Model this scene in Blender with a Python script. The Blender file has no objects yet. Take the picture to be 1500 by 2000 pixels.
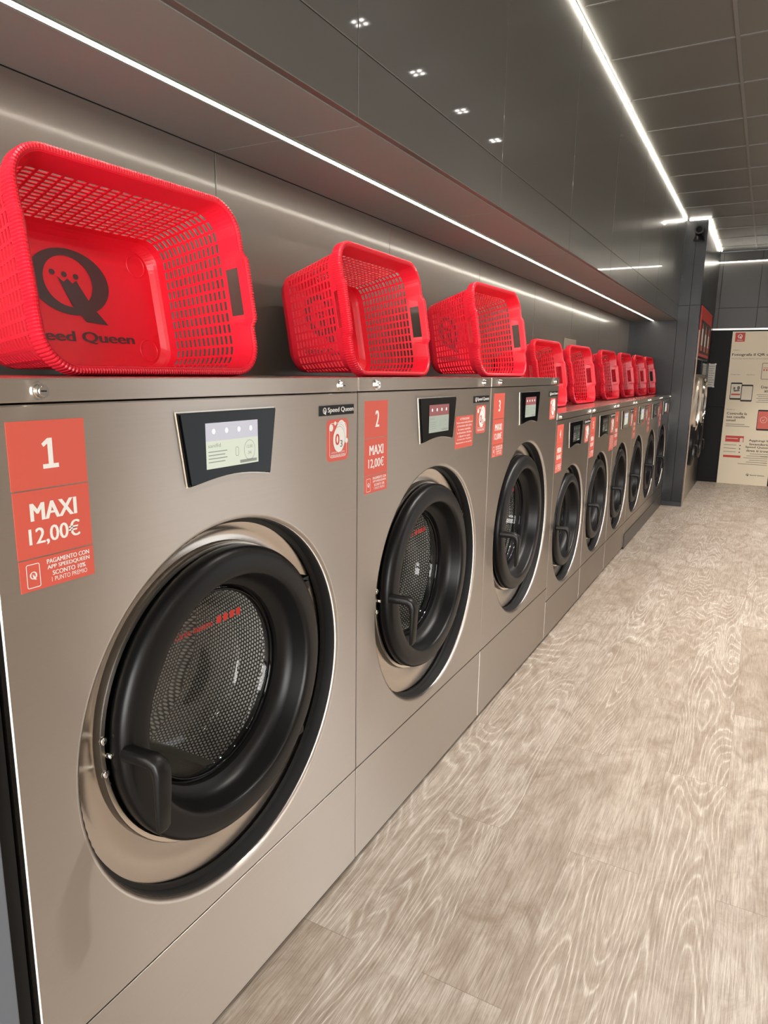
import bpy, bmesh, math, random
from mathutils import Vector, Matrix
random.seed(7)
S = bpy.context.scene
COL = S.collection
pi = math.pi

# ------------------------------------------------------------------ camera
cam_d = bpy.data.cameras.new('camera'); cam = bpy.data.objects.new('camera', cam_d); COL.objects.link(cam)
yaw, pitch, roll = math.radians(28.38866), math.radians(-11.38709), math.radians(0.7761)
fw = Vector((-math.sin(yaw)*math.cos(pitch), math.cos(yaw)*math.cos(pitch), math.sin(pitch)))
rt = fw.cross(Vector((0, 0, 1))).normalized(); up = rt.cross(fw)
r2 = rt*math.cos(roll)+up*math.sin(roll); u2 = -rt*math.sin(roll)+up*math.cos(roll)
M = Matrix((r2, u2, -fw)).transposed().to_4x4(); M.translation = Vector((0.91071, 0, 1.41375))
cam.matrix_world = M
cam_d.sensor_fit = 'HORIZONTAL'; cam_d.sensor_width = 36; cam_d.lens = 36*1353.34/1500
cam_d.clip_start = 0.02; cam_d.clip_end = 200
S.camera = cam

# ------------------------------------------------------------------ light and exposure
S.view_settings.view_transform = 'Standard'; S.view_settings.look = 'None'
S.view_settings.exposure = 0.62; S.view_settings.gamma = 1.0
S.view_settings.use_curve_mapping = False
S.cycles.use_denoising = True
S.cycles.max_bounces = 10; S.cycles.diffuse_bounces = 4; S.cycles.glossy_bounces = 5; S.cycles.transparent_max_bounces = 16
S.cycles.sample_clamp_indirect = 6.0
S.cycles.caustics_reflective = False; S.cycles.caustics_refractive = False
W = bpy.data.worlds.new('world'); S.world = W; W.use_nodes = True
bg = W.node_tree.nodes['Background']; bg.inputs[0].default_value = (0.95, 0.98, 1.0, 1); bg.inputs[1].default_value = 1.25
LED_E, SPOT_E, DAY_W, SPOT_W = 26.0, 25.0, 215.0, 46.0
def area(name, loc, rot, sx, sy, w, c):
    l = bpy.data.lights.new(name, 'AREA'); l.shape = 'RECTANGLE'; l.size = sx; l.size_y = sy; l.energy = w; l.color = c
    o = bpy.data.objects.new(name, l); o.location = loc; o.rotation_euler = rot; COL.objects.link(o); return o
# daylight entering through the shopfront window behind the photographer
area('daylight', (1.55, -2.72, 1.45), (pi/2, 0, 0), 3.4, 2.3, DAY_W, (1.0, 0.965, 0.92))

# ------------------------------------------------------------------ materials
def srgb(r, g, b):
    f = lambda c: (c/255/12.92) if c/255 <= .04045 else ((c/255+.055)/1.055)**2.4
    return (f(r), f(g), f(b), 1)
def mat(name, col, rough=.5, metal=0, spec=.5, coat=0, emis=None, es=0):
    m = bpy.data.materials.new(name); m.use_nodes = True; b = m.node_tree.nodes['Principled BSDF']
    b.inputs['Base Color'].default_value = col; b.inputs['Roughness'].default_value = rough
    b.inputs['Metallic'].default_value = metal; b.inputs['Specular IOR Level'].default_value = spec
    b.inputs['Coat Weight'].default_value = coat
    if emis: b.inputs['Emission Color'].default_value = emis; b.inputs['Emission Strength'].default_value = es
    return m
class NT:
    def __init__(s, m): s.t = m.node_tree; s.b = s.t.nodes['Principled BSDF']
    def n(s, typ, **k):
        x = s.t.nodes.new(typ)
        for a, v in k.items(): setattr(x, a, v)
        return x
    def set(s, sock, v):
        if isinstance(v, bpy.types.NodeSocket): s.t.links.new(v, sock)
        else: sock.default_value = v
    def math(s, op, a, b=0.0, c=0.0):
        x = s.n('ShaderNodeMath', operation=op); s.set(x.inputs[0], a); s.set(x.inputs[1], b); s.set(x.inputs[2], c); return x.outputs[0]
    def comb(s, x, y, z):
        c = s.n('ShaderNodeCombineXYZ')
        for i, v in enumerate((x, y, z)): s.set(c.inputs[i], v)
        return c.outputs[0]
    def sep(s, v):
        c = s.n('ShaderNodeSeparateXYZ'); s.set(c.inputs[0], v); return c.outputs
    def noise(s, v, scale, detail=2, rough=.5, dist=0):
        x = s.n('ShaderNodeTexNoise'); s.set(x.inputs['Vector'], v); x.inputs['Scale'].default_value = scale
        x.inputs['Detail'].default_value = detail; x.inputs['Roughness'].default_value = rough; x.inputs['Distortion'].default_value = dist
        return x.outputs[0]
    def ramp(s, v, *st):
        x = s.n('ShaderNodeValToRGB'); s.set(x.inputs[0], v)
        while len(x.color_ramp.elements) < len(st): x.color_ramp.elements.new(.5)
        for e, (p, c) in zip(x.color_ramp.elements, st): e.position = p; e.color = c if len(c) == 4 else (*c, 1)
        return x.outputs[0]
    def mix(s, f, a, b, bt='MIX'):
        x = s.n('ShaderNodeMix', data_type='RGBA', blend_type=bt); s.set(x.inputs[0], f); s.set(x.inputs[6], a); s.set(x.inputs[7], b); return x.outputs[2]
    def pos(s): return s.n('ShaderNodeNewGeometry').outputs['Position']
    def obj(s): return s.n('ShaderNodeTexCoord').outputs['Object']
    def bump(s, h, st=.3, d=.001):
        x = s.n('ShaderNodeBump'); x.inputs['Strength'].default_value = st; x.inputs['Distance'].default_value = d; s.set(x.inputs['Height'], h); return x.outputs[0]

def steel(name, col, rough, aniso, tan=(0, 0, 1)):
    m = mat(name, col, rough, 1.0); N = NT(m)
    x, y, z = N.sep(N.pos())
    br = N.noise(N.comb(N.math('MULTIPLY', x, 3), N.math('MULTIPLY', y, 3), N.math('MULTIPLY', z, 420)), 1.0, 3, .6)
    cl = N.noise(N.pos(), 2.2, 2)
    N.set(N.b.inputs['Base Color'], N.mix(N.math('MULTIPLY', br, .35), (*col[:3], 1), (col[0]*.80, col[1]*.79, col[2]*.78, 1)))
    N.set(N.b.inputs['Roughness'], N.math('ADD', N.math('MULTIPLY', cl, .08), rough-.04))
    N.b.inputs['Anisotropic'].default_value = aniso
    N.set(N.b.inputs['Tangent'], N.comb(*[float(t) for t in tan]))
    return m
STEEL = steel('brushed_steel', (.66, .60, .545, 1), .42, .98)
STEEL_TOP = steel('lid_steel', (.52, .47, .41, 1), .22, 0)
DISH = steel('dish_steel', (.62, .565, .51, 1), .22, 0)
CHROME = mat('chrome', (.82, .80, .76, 1), .12, 1)
RINGM = mat('polished_steel', (.86, .79, .70, 1), .30, 1)
BLACKP = mat('black_plastic', (.0065, .006, .006, 1), .36, 0, .28)
BLACKR = mat('black_rubber', (.008, .008, .008, 1), .55)
BLACKG = mat('black_gloss', (.003, .003, .0035, 1), .06, 0, .22)
DARKGAP = mat('dark_gap', (.004, .004, .004, 1), .8)
WHITE = mat('white_print', (.86, .84, .80, 1), .5)
CORAL = mat('coral_sticker', srgb(214, 92, 76), .42)
CORAL_D = mat('red_print', srgb(205, 52, 40), .45)
GREYP = mat('grey_print', srgb(120, 116, 110), .6)
DARKP = mat('dark_print', srgb(40, 38, 38), .6)
SKIRT = mat('dark_base_metal', (.03, .03, .035, 1), .4, .3)

def wallmat(name, col, rough, metal=.0, spec=.6, coat=.0):
    m = mat(name, col, rough, metal, spec, coat); N = NT(m)
    n = N.noise(N.pos(), 1.3, 2); fine = N.noise(N.pos(), 900, 1)
    N.set(N.b.inputs['Roughness'], N.math('ADD', N.math('MULTIPLY', n, .05), rough-.025))
    if coat: m.node_tree.nodes['Principled BSDF'].inputs['Coat Roughness'].default_value = .12 if coat == .45 else .04
    return m
PANEL = wallmat('dark_metal_panel', (.125, .119, .108, 1), .30, .25, .6, .55)
NICHE = wallmat('niche_panel', (.155, .138, .117, 1), .36, .30, .6, .45)
COLUMNM = wallmat('column_panel', (.016, .0165, .018, 1), .30, .05, .35)
SOFFIT = wallmat('soffit_panel', (.245, .275, .255, 1), .45, .1, .4)
FARW = wallmat('far_wall_panel', (.033, .031, .027, 1), .38, .1, .5)
BLACKW = wallmat('black_panel', (.005, .005, .005, 1), .5, 0, .2)
CEILM = wallmat('ceiling_tile', (.15, .146, .13, 1), .40, .1, .5)
TBAR = mat('ceiling_tbar', (.20, .195, .18, 1), .4, .1)
RWALL = wallmat('opposite_wall', (.30, .28, .26, 1), .5, 0, .4)
BLUEG = wallmat('end_panel_grey', srgb(112, 119, 128), .35, .2, .5)
BLUETAPE = mat('blue_tape', srgb(28, 74, 140), .4)
PLASTW = mat('beige_plate', srgb(150, 142, 128), .5)

def led_mat(name, e, c=(1.0, .92, .79, 1)): return mat(name, (1, 1, 1, 1), .5, emis=c, es=e)
LED = led_mat('led_diffuser', LED_E)
SPOT = led_mat('spot_lens', SPOT_E, (1, .95, .88, 1))
ALU = mat('aluminium', (.6, .58, .54, 1), .3, 1)

# thin glass
def thin_glass(name, tint=(.93, .95, .94, 1), ior=1.45):
    m = bpy.data.materials.new(name); m.use_nodes = True; t = m.node_tree; t.nodes.clear()
    o = t.nodes.new('ShaderNodeOutputMaterial'); mx = t.nodes.new('ShaderNodeMixShader'); tr = t.nodes.new('ShaderNodeBsdfTransparent')
    gl = t.nodes.new('ShaderNodeBsdfGlossy'); lw = t.nodes.new('ShaderNodeLayerWeight'); lw.inputs[0].default_value = .5
    pw = t.nodes.new('ShaderNodeMath'); pw.operation = 'POWER'; pw.inputs[1].default_value = 4.0; ma = t.nodes.new('ShaderNodeMath'); ma.operation = 'MULTIPLY_ADD'; ma.inputs[1].default_value = .8; ma.inputs[2].default_value = .035
    gl.inputs['Roughness'].default_value = .03; tr.inputs[0].default_value = tint
    t.links.new(lw.outputs['Facing'], pw.inputs[0]); t.links.new(pw.outputs[0], ma.inputs[0]); t.links.new(ma.outputs[0], mx.inputs[0])
    t.links.new(tr.outputs[0], mx.inputs[1]); t.links.new(gl.outputs[0], mx.inputs[2]); t.links.new(mx.outputs[0], o.inputs[0])
    return m
GLASS = thin_glass('door_glass', ior=1.35)
PANE = thin_glass('window_glass', (.97, .97, .97, 1))

# perforated drum: hexagonal domes, their gleam painted bright on a dark ground, laid out on the UV map in metres
def drum_mat():
    m = mat('perforated_drum', (.75, .70, .63, 1), .34, .1); N = NT(m)
    uv = N.n('ShaderNodeUVMap').outputs[0]; u, v, _ = N.sep(uv)
    p = .0096
    def cell(off):
        a = N.math('SUBTRACT', N.math('FRACT', N.math('ADD', N.math('DIVIDE', u, p), off)), .5)
        b = N.math('SUBTRACT', N.math('FRACT', N.math('ADD', N.math('DIVIDE', v, p*1.732), off)), .5)
        b = N.math('MULTIPLY', b, 1.732)
        return N.math('SQRT', N.math('ADD', N.math('MULTIPLY', a, a), N.math('MULTIPLY', b, b)))
    d = N.math('MINIMUM', cell(0.0), cell(.5))
    dome = N.ramp(d, (0.0, (1, 1, 1)), (.20, (.8, .8, .8)), (.38, (0, 0, 0)))
    dome_gleam = N.ramp(d, (.29, (1, .97, .92)), (.37, (.16, .14, .12)), (.56, (.07, .06, .05)))
    N.set(N.b.inputs['Base Color'], dome_gleam)
    N.set(N.b.inputs['Normal'], N.bump(dome, .9, .0016))
    return m
DRUM = drum_mat()
DRUM_PLAIN = mat('drum_steel', (.55, .52, .47, 1), .25, 1)

def red_mat():
    m = mat('red_plastic', (.66, .010, .024, 1), .34, 0, .5); b = m.node_tree.nodes['Principled BSDF']
    b.inputs['Subsurface Weight'].default_value = .0
    N = NT(m); n = N.noise(N.obj(), 30, 2)
    N.set(N.b.inputs['Base Color'], N.mix(n, (.86, .016, .040, 1), (.79, .014, .034, 1)))
    return m
RED = red_mat()

def floor_mat():
    m = mat('washed_oak_planks', (.4, .35, .3, 1), .42, 0, .45); N = NT(m)
    x, y, z = N.sep(N.pos())
    PW, PL = .2025, 1.22
    cx = N.math('DIVIDE', N.math('ADD', x, 10*PW-.128), PW); ci = N.math('FLOOR', cx); fx = N.math('FRACT', cx)
    par = N.math('MODULO', ci, 2.0)
    cy = N.math('ADD', N.math('DIVIDE', N.math('SUBTRACT', y, 1.906-12.2), PL), N.math('MULTIPLY', par, 0.5))
    cj = N.math('FLOOR', cy); fy = N.math('FRACT', cy)
    wn = N.n('ShaderNodeTexWhiteNoise', noise_dimensions='2D'); N.set(wn.inputs[0], N.comb(ci, cj, 0.0))
    rv = wn.outputs[0]; rc = N.sep(wn.outputs[1])
    lx = N.math('SUBTRACT', fx, .5); ly = N.math('MULTIPLY', N.math('SUBTRACT', fy, .5), PL)
    # cathedral figure: contour lines of a noise stretched along the plank
    base = N.comb(N.math('ADD', N.math('MULTIPLY', lx, PW*7.5), N.math('MULTIPLY', rc[0], 37)), N.math('ADD', N.math('MULTIPLY', ly, .95), N.math('MULTIPLY', rc[1], 53)), N.math('MULTIPLY', rc[2], 19))
    f = N.noise(base, 1.0, .6, .3)
    wob = N.noise(N.comb(N.math('MULTIPLY', x, 60), N.math('MULTIPLY', y, 14), rv), 1.0, 2)
    ph = N.math('ADD', N.math('MULTIPLY', f, 24.0), N.math('MULTIPLY', wob, .55))
    ring = N.math('ABSOLUTE', N.math('SUBTRACT', N.math('FRACT', ph), .5))
    vein = N.ramp(ring, (0.0, (1, 1, 1)), (.06, (.7, .7, .7)), (.16, (.15, .15, .15)), (.5, (0, 0, 0)))
    ph2 = N.math('MULTIPLY', ph, 2.7)
    ring2 = N.math('ABSOLUTE', N.math('SUBTRACT', N.math('FRACT', ph2), .5))
    fibre = N.noise(N.comb(N.math('MULTIPLY', x, 330), N.math('MULTIPLY', y, 9), rv), 1.0, 4, .7)
    fibre2 = N.noise(N.comb(N.math('MULTIPLY', x, 60), N.math('MULTIPLY', y, 3.2), rv), 1.0, 3, .6)
    blot = N.noise(N.comb(N.math('MULTIPLY', x, 9), N.math('MULTIPLY', y, 4.2), N.math('MULTIPLY', rv, 9)), 1.0, 5, .68, 1.2)
    tone = N.ramp(rv, (0.0, srgb(194, 183, 171)), (.5, srgb(186, 174, 161)), (1.0, srgb(174, 160, 146)))
    c = N.mix(N.ramp(blot, (.40, (0, 0, 0)), (.68, (.8, .8, .8))), tone, srgb(132, 114, 96))
    c = N.mix(N.math('MULTIPLY', N.ramp(fibre, (.42, (0, 0, 0)), (.66, (1, 1, 1))), .68), c, srgb(112, 96, 82))
    c = N.mix(N.math('MULTIPLY', N.ramp(fibre2, (.45, (0, 0, 0)), (.7, (1, 1, 1))), .35), c, srgb(138, 121, 104))
    strong = N.ramp(N.math('FRACT', N.math('MULTIPLY', rv, 7.31)), (.30, (.10, .10, .10)), (.55, (.85, .85, .85)))
    c = N.mix(N.math('MULTIPLY', N.math('MULTIPLY', strong, .30), N.ramp(ring2, (.0, (0, 0, 0)), (.5, (1, 1, 1)))), c, srgb(136, 119, 103))
    c = N.mix(N.math('MULTIPLY', vein, N.math('MULTIPLY', strong, N.math('MULTIPLY', N.math('MULTIPLY', N.ramp(fibre2, (.3, (.2, .2, .2)), (.6, (1, 1, 1))), N.ramp(fibre, (.36, (1, 1, 1)), (.62, (.35, .35, .35)))), .80))), c, srgb(230, 222, 211))
    ex = N.math('ABSOLUTE', lx); ey = N.math('ABSOLUTE', N.math('SUBTRACT', fy, .5))
    edge = N.math('MAXIMUM', N.math('GREATER_THAN', ex, .5-.0035), N.math('GREATER_THAN', ey, .5-.0009))
    c = N.mix(N.math('MULTIPLY', edge, .45), c, srgb(92, 78, 66))
    N.set(N.b.inputs['Base Color'], c)
    N.set(N.b.inputs['Roughness'], N.math('ADD', N.math('MULTIPLY', fibre, .12), .38))
    N.set(N.b.inputs['Normal'], N.bump(N.math('SUBTRACT', N.math('MULTIPLY', fibre, .5), edge), .15, .001))
    return m
FLOOR = floor_mat()

# ------------------------------------------------------------------ geometry helpers
def link(name, me, parent=None, mats=(), smooth=False):
    o = bpy.data.objects.new(name, me); COL.objects.link(o)
    for m in mats: me.materials.append(m)
    if smooth:
        for p in me.polygons: p.use_smooth = True
    if parent: o.parent = parent
    return o
def mk(name, V, F, m, parent=None, smooth=False, uv=None):
    me = bpy.data.meshes.new(name); me.from_pydata([tuple(v) for v in V], [], F)
    if uv:
        l = me.uv_layers.new(name='UVMap')
        for p in me.polygons:
            us = [uv[vi] for vi in p.vertices]
            for li, q in zip(p.loop_indices, us): l.data[li].uv = q
    me.update()
    return link(name, me, parent, m if isinstance(m, (list, tuple)) else (m,), smooth)
def bmobj(name, bm, m, parent=None, smooth=False):
    me = bpy.data.meshes.new(name); bmesh.ops.recalc_face_normals(bm, faces=bm.faces); bm.to_mesh(me); bm.free()
    return link(name, me, parent, m if isinstance(m, (list, tuple)) else (m,), smooth)
def bbox(bm, x0, x1, y0, y1, z0, z1, bev=0, mi=0, seg=2):
    r = bmesh.ops.create_cube(bm, size=1)
    vs = r['verts']
    for v in vs: v.co = Vector(((x0+x1)/2+v.co.x*(x1-x0), (y0+y1)/2+v.co.y*(y1-y0), (z0+z1)/2+v.co.z*(z1-z0)))
    fs = set(f for v in vs for f in v.link_faces)
    for f in fs: f.material_index = mi
    if bev:
        es = list(set(e for v in vs for e in v.link_edges))
        bmesh.ops.bevel(bm, geom=es, offset=bev, segments=seg, affect='EDGES', profile=.6)
def box(name, b, m, parent=None, bev=0, seg=2):
    bm = bmesh.new(); bbox(bm, *b, bev=bev, seg=seg); return bmobj(name, bm, m, parent)
def revolve_x(name, prof, yc, zc, m, parent=None, segs=96, smooth=True, cap=False, rib=None):
    V, F, UV = [], [], []
    cum = 0
    for k, (r, x) in enumerate(prof):
        if k: cum += math.hypot(r-prof[k-1][0], x-prof[k-1][1])
        for i in range(segs+1):
            a = 2*pi*i/segs; rr_ = r
            if rib and k in rib[0] and i % 2: rr_ = r+rib[1]
            V.append((x, yc+rr_*math.cos(a), zc+rr_*math.sin(a))); UV.append((a*prof[1][0], cum))
    n = segs+1
    for k in range(len(prof)-1):
        for i in range(segs):
            F.append((k*n+i, k*n+i+1, (k+1)*n+i+1, (k+1)*n+i))
    if cap: F.append(tuple(range((len(prof)-1)*n, (len(prof)-1)*n+segs)))
    o = mk(name, V, F, m, parent, smooth, UV)
    bm = bmesh.new(); bm.from_mesh(o.data); bmesh.ops.remove_doubles(bm, verts=bm.verts, dist=1e-6); bmesh.ops.recalc_face_normals(bm, faces=bm.faces); bm.to_mesh(o.data); bm.free()
    return o
def sharpen(o, ang=40):
    bm = bmesh.new(); bm.from_mesh(o.data)
    for e in bm.edges:
        if len(e.link_faces) == 2 and e.calc_face_angle(0) > math.radians(ang): e.smooth = False
    bm.to_mesh(o.data); bm.free(); return o
def poly_plate(name, pts, x0, x1, m, parent=None, bev=0):   # outline in (y, z), extruded from x0 to x1
    bm = bmesh.new(); a = [bm.verts.new((x0, y, z)) for y, z in pts]; b = [bm.verts.new((x1, y, z)) for y, z in pts]; n = len(pts)
    bm.faces.new(b); bm.faces.new(a[::-1])
    for i in range(n): bm.faces.new((a[i], a[(i+1) % n], b[(i+1) % n], b[i]))
    if bev:
        es = [e for e in bm.edges if all(abs(v.co.x-x1) < 1e-6 for v in e.verts)]
        bmesh.ops.bevel(bm, geom=es, offset=bev, segments=2, affect='EDGES')
    return bmobj(name, bm, m, parent)
def rrect(y0, y1, z0, z1, r, n=6):
    P = []
    for cy, cz, a0 in ((y1-r, z1-r, 0), (y0+r, z1-r, 90), (y0+r, z0+r, 180), (y1-r, z0+r, 270)):
        for k in range(n+1):
            a = math.radians(a0+90*k/n); P.append((cy+r*math.cos(a), cz+r*math.sin(a)))
    return P
def circ(cy, cz, ry, rz, n=40): return [(cy+ry*math.cos(2*pi*i/n), cz+rz*math.sin(2*pi*i/n)) for i in range(n)]
# lettering: list of strings, each fitted to a box (y0, y1, z0, z1), gathered in one mesh facing +x
_tc = {}
def glyphs(s, bold=0.0, sh=0.0):
    k = (s, bold, sh)
    if k not in _tc:
        c = bpy.data.curves.new('t', 'FONT'); c.body = s; c.offset = bold; c.resolution_u = 3; c.shear = sh
        o = bpy.data.objects.new('t', c); COL.objects.link(o); dg = bpy.context.evaluated_depsgraph_get()
        me = bpy.data.meshes.new_from_object(o.evaluated_get(dg))
        V = [v.co.copy() for v in me.vertices]; F = [tuple(p.vertices) for p in me.polygons]
        bpy.data.objects.remove(o); bpy.data.curves.remove(c); bpy.data.meshes.remove(me)
        a = min(v.x for v in V); b = max(v.x for v in V); d = min(v.y for v in V); e = max(v.y for v in V)
        _tc[k] = ([((v.x-a)/(b-a), (v.y-d)/(e-d)) for v in V], F)
    return _tc[k]
class Print:      # flat printed shapes on one surface, facing +x (or mapped elsewhere by fn)
    def __init__(s): s.V, s.F, s.M, s.mats = [], [], [], []
    def mi(s, m):
        if m not in s.mats: s.mats.append(m)
        return s.mats.index(m)
    def text(s, t, y0, y1, z0, z1, m, x=0, bold=0.0, sh=0.0):
        G, F = glyphs(t, 0.0, sh); d = bold*(z1-z0)*1.1
        for q, e in enumerate((0,) if bold < .005 else (-1, 0, 1)):
            o = len(s.V)
            s.V += [(x+3e-5*q, y0+d+u*(y1-y0-2*d)+e*d, z0+v*(z1-z0)) for u, v in G]; s.F += [tuple(i+o for i in f) for f in F]; s.M += [s.mi(m)]*len(F)
    def poly(s, pts, m, x=0):
        o = len(s.V); s.V += [(x, y, z) for y, z in pts]; s.F.append(tuple(range(o, o+len(pts)))); s.M.append(s.mi(m))
    def rect(s, y0, y1, z0, z1, m, x=0): s.poly([(y0, z0), (y1, z0), (y1, z1), (y0, z1)], m, x)
    def ring(s, cy, cz, ry, rz, iy, iz, m, x=0, n=40, icy=None, icz=None):
        A = circ(cy, cz, ry, rz, n); B = circ(cy if icy is None else icy, cz if icz is None else icz, iy, iz, n); o = len(s.V)
        s.V += [(x, *p) for p in A]+[(x, *p) for p in B]
        for i in range(n): j = (i+1) % n; s.F.append((o+i, o+j, o+n+j, o+n+i)); s.M.append(s.mi(m))
    def frame(s, y0, y1, z0, z1, r, w, m, x=0):
        A = rrect(y0, y1, z0, z1, r); B = rrect(y0+w, y1-w, z0+w, z1-w, max(r-w, .0002)); o = len(s.V); n = len(A)
        s.V += [(x, *p) for p in A]+[(x, *p) for p in B]
        for i in range(n): j = (i+1) % n; s.F.append((o+i, o+j, o+n+j, o+n+i)); s.M.append(s.mi(m))
    def qlogo(s, cy, cz, h, m, x=0):      # round letter Q whose tail is a small crowned figure
        k = h/.162
        s.ring(cy, cz+.009*k, .073*k, .072*k, .044*k, .055*k, m, x, icy=cy-.003*k, icz=cz+.010*k)
        s.poly([(cy-.022*k, cz+.018*k), (cy-.012*k, cz+.008*k), (cy-.004*k, cz+.016*k), (cy+.004*k, cz+.006*k), (cy+.012*k, cz+.014*k), (cy+.016*k, cz+.002*k), (cy+.034*k, cz-.040*k), (cy+.060*k, cz-.080*k), (cy+.018*k, cz-.076*k), (cy-.004*k, cz-.040*k)], m, x+2e-5)
        for i, d in enumerate((-.030, -.009, .012)): s.poly(circ(cy+d*k, cz+(.026-.002*i)*k, .0052*k, .0062*k, 12), m, x)
    def build(s, name, parent, fn=None):
        V = [fn(v) for v in s.V] if fn else s.V
        me = bpy.data.meshes.new(name); me.from_pydata(V, [], s.F)
        for m in s.mats: me.materials.append(m)
        for p, i in zip(me.polygons, s.M): p.material_index = i
        me.update(); return link(name, me, parent)
def thing(name, label, cat, loc=(0, 0, 0), rz=0, group=None):
    o = bpy.data.objects.new(name, None); COL.objects.link(o); o.empty_display_size = .1
    o.location = loc; o.rotation_euler = (0, 0, rz); o['label'] = label; o['category'] = cat
    if group: o['group'] = group
    return o
def tag(o, label, cat, group=None):
    o['label'] = label; o['category'] = cat
    if group: o['group'] = group
    return o
def st(o): o['kind'] = 'structure'; return o
def kids(o): return [c for c in bpy.data.objects if c.parent == o]
def copy_tree(o, parent=None):
    c = o.copy(); COL.objects.link(c); c.parent = parent
    for ch in kids(o): copy_tree(ch, c)
    return c

# ------------------------------------------------------------------ the room
XW, XR, YF, YB, ZC = -.485, 2.75, -2.5, 10.43, 3.0
st(box('floor', (-.6, XR+.1, YF-.1, YB+.1, -.1, 0), FLOOR))
st(box('ceiling', (-.6, XR+.1, YF-.1, YB+.1, ZC+.006, ZC+.1), CEILM))
bm = bmesh.new()
k = 0
x = .615-1.2
for i in range(5):
    xx = .615+.6*(i-0)
    if xx < XR: bbox(bm, xx-.009, xx+.009, YF, YB, ZC-.001, ZC+.008)
y = 4.03-.6*11
while y < YB:
    bbox(bm, .03, XR, y-.006, y+.006, ZC+.001, ZC+.008); y += .6
st(bmobj('trim_1', bm, TBAR))
# back wall of the niche, in metre-wide panels
def panels(name, fx, ys, zs, m, face=+1, th=.02, gap=.0022, axis='x', bz=0.0):
    bm = bmesh.new()
    for a, b in zip(ys[:-1], ys[1:]):
        for c, d in zip(zs[:-1], zs[1:]):
            r = (a+gap/2, b-gap/2, c+gap/2, d-gap/2)
            if axis == 'x': bbox(bm, min(fx, fx-face*th), max(fx, fx-face*th), *r, bev=.0015, seg=1)
            else: bbox(bm, r[0], r[1], min(fx, fx-face*th), max(fx, fx-face*th), r[2], r[3], bev=.0015, seg=1)
    if axis == 'x': bbox(bm, min(fx-face*.004, fx-face*th*2), max(fx-face*.004, fx-face*th*2), ys[0], ys[-1], zs[0]+max(bz, 0), zs[-1]-min(bz, 0), mi=1)
    else: bbox(bm, ys[0], ys[-1], min(fx-face*.004, fx-face*th*2), max(fx-face*.004, fx-face*th*2), zs[0], zs[-1], mi=1)
    return bmobj(name, bm, [m, DARKGAP])
YC = 8.20
nys = [-2.5, -1.45, -.45, .57, 1.58, 2.6, 3.61, 4.62, 5.63, 6.64, 7.65, YC]
st(panels('wall_left', XW, nys, [0, 2.0], NICHE, bz=-.04))
bys = [-2.5, -1.47, -.47, .53, 1.53, 2.535, 3.53, 4.53, 5.53, 6.53, 7.53, YC]
st(panels('wall_upper_left', 0.0, bys, [2.0, 2.15, 3.0], PANEL, bz=.022))
# soffit under the bulkhead, with the slot for the light strip
bm = bmesh.new()
for a, b in zip(nys[:-1], nys[1:]):
    bbox(bm, XW, -.262, a+.001, b-.001, 2.0, 2.02, bev=.001, seg=1); bbox(bm, -.226, -.0205, a+.001, b-.001, 2.0, 2.02, bev=.001, seg=1)
bbox(bm, XW-.03, -.022, YF, YC+.02, 2.021, 2.03)
st(bmobj('trim_2', bm, SOFFIT))
# alcove end wall and column
st(box('wall_niche_end', (XW-.045, -.0015, YC-.0005, YC+.05, 0, 2.021), COLUMNM))
bm = bmesh.new()
for a, b in ((0, 2.15), (2.15, 3.0)):
    for c, d in ((.0, .108), (.108, .212)):
        bbox(bm, c+.0008, d-.0008, YC, YC+.05, a+.001, b-.001, bev=.001, seg=1)
bbox(bm, .002, .210, YC+.006, YC+.06, 0, 3.0, mi=1)
st(bmobj('wall_column', bm, [COLUMNM, DARKGAP]))
st(box('wall_column_side', (.002, .205, YC+.06, YB, 2.18, 3.0), COLUMNM))
st(box('wall_column_end', (.002, .20, 10.06, YB, 0, 2.18), COLUMNM))
st(box('baseboard_column', (.0, .215, YC-.008, YC, 0, .05), SKIRT))
# far wall: panels above, black area below
st(panels('wall_back', YB, [-.5, .25, .70, 1.6, 2.2, XR], [2.04, 2.30, 3.0], FARW, face=-1, axis='y'))
st(panels('wall_back_lower', YB, [-.5, .70, 1.6, 2.2, XR], [0, 1.02, 2.02], BLACKW, face=-1, axis='y'))
st(box('trim_3', (.2, XR, YB-.006, YB+.002, 2.02, 2.04), ALU))
st(box('baseboard_back', (.2, XR, YB-.012, YB, 0, .05), BLACKW))
bm = bmesh.new(); WO = [(3.35, 4.95), (6.45, 7.15)]; ya = YF  # guessed glazed openings, added as something bright for the steel to reflect
for a, b in WO+[(YB, YB)]:
    bbox(bm, XR, XR+.1, ya, a, 0, ZC); ya = b
    if b > a: bbox(bm, XR, XR+.1, a, b, 2.1, ZC); bbox(bm, XR, XR+.1, a, b, 0, .05)
st(bmobj('wall_right', bm, RWALL))
for i, (a, b) in enumerate(WO):
    bm = bmesh.new()
    for c, d in ((a, a+.04), (b-.04, b)): bbox(bm, XR+.02, XR+.07, c, d, .05, 2.1)
    for c, d in ((.05, .10), (2.05, 2.1)): bbox(bm, XR+.02, XR+.07, a+.04, b-.04, c, d)
    wf = st(bmobj('window_%d' % (i+2), bm, ALU))
    mk('glass', [(XR+.045, a+.04, .10), (XR+.045, b-.04, .10), (XR+.045, b-.04, 2.05), (XR+.045, a+.04, 2.05)], [(0, 1, 2, 3)], PANE, wf)
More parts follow.
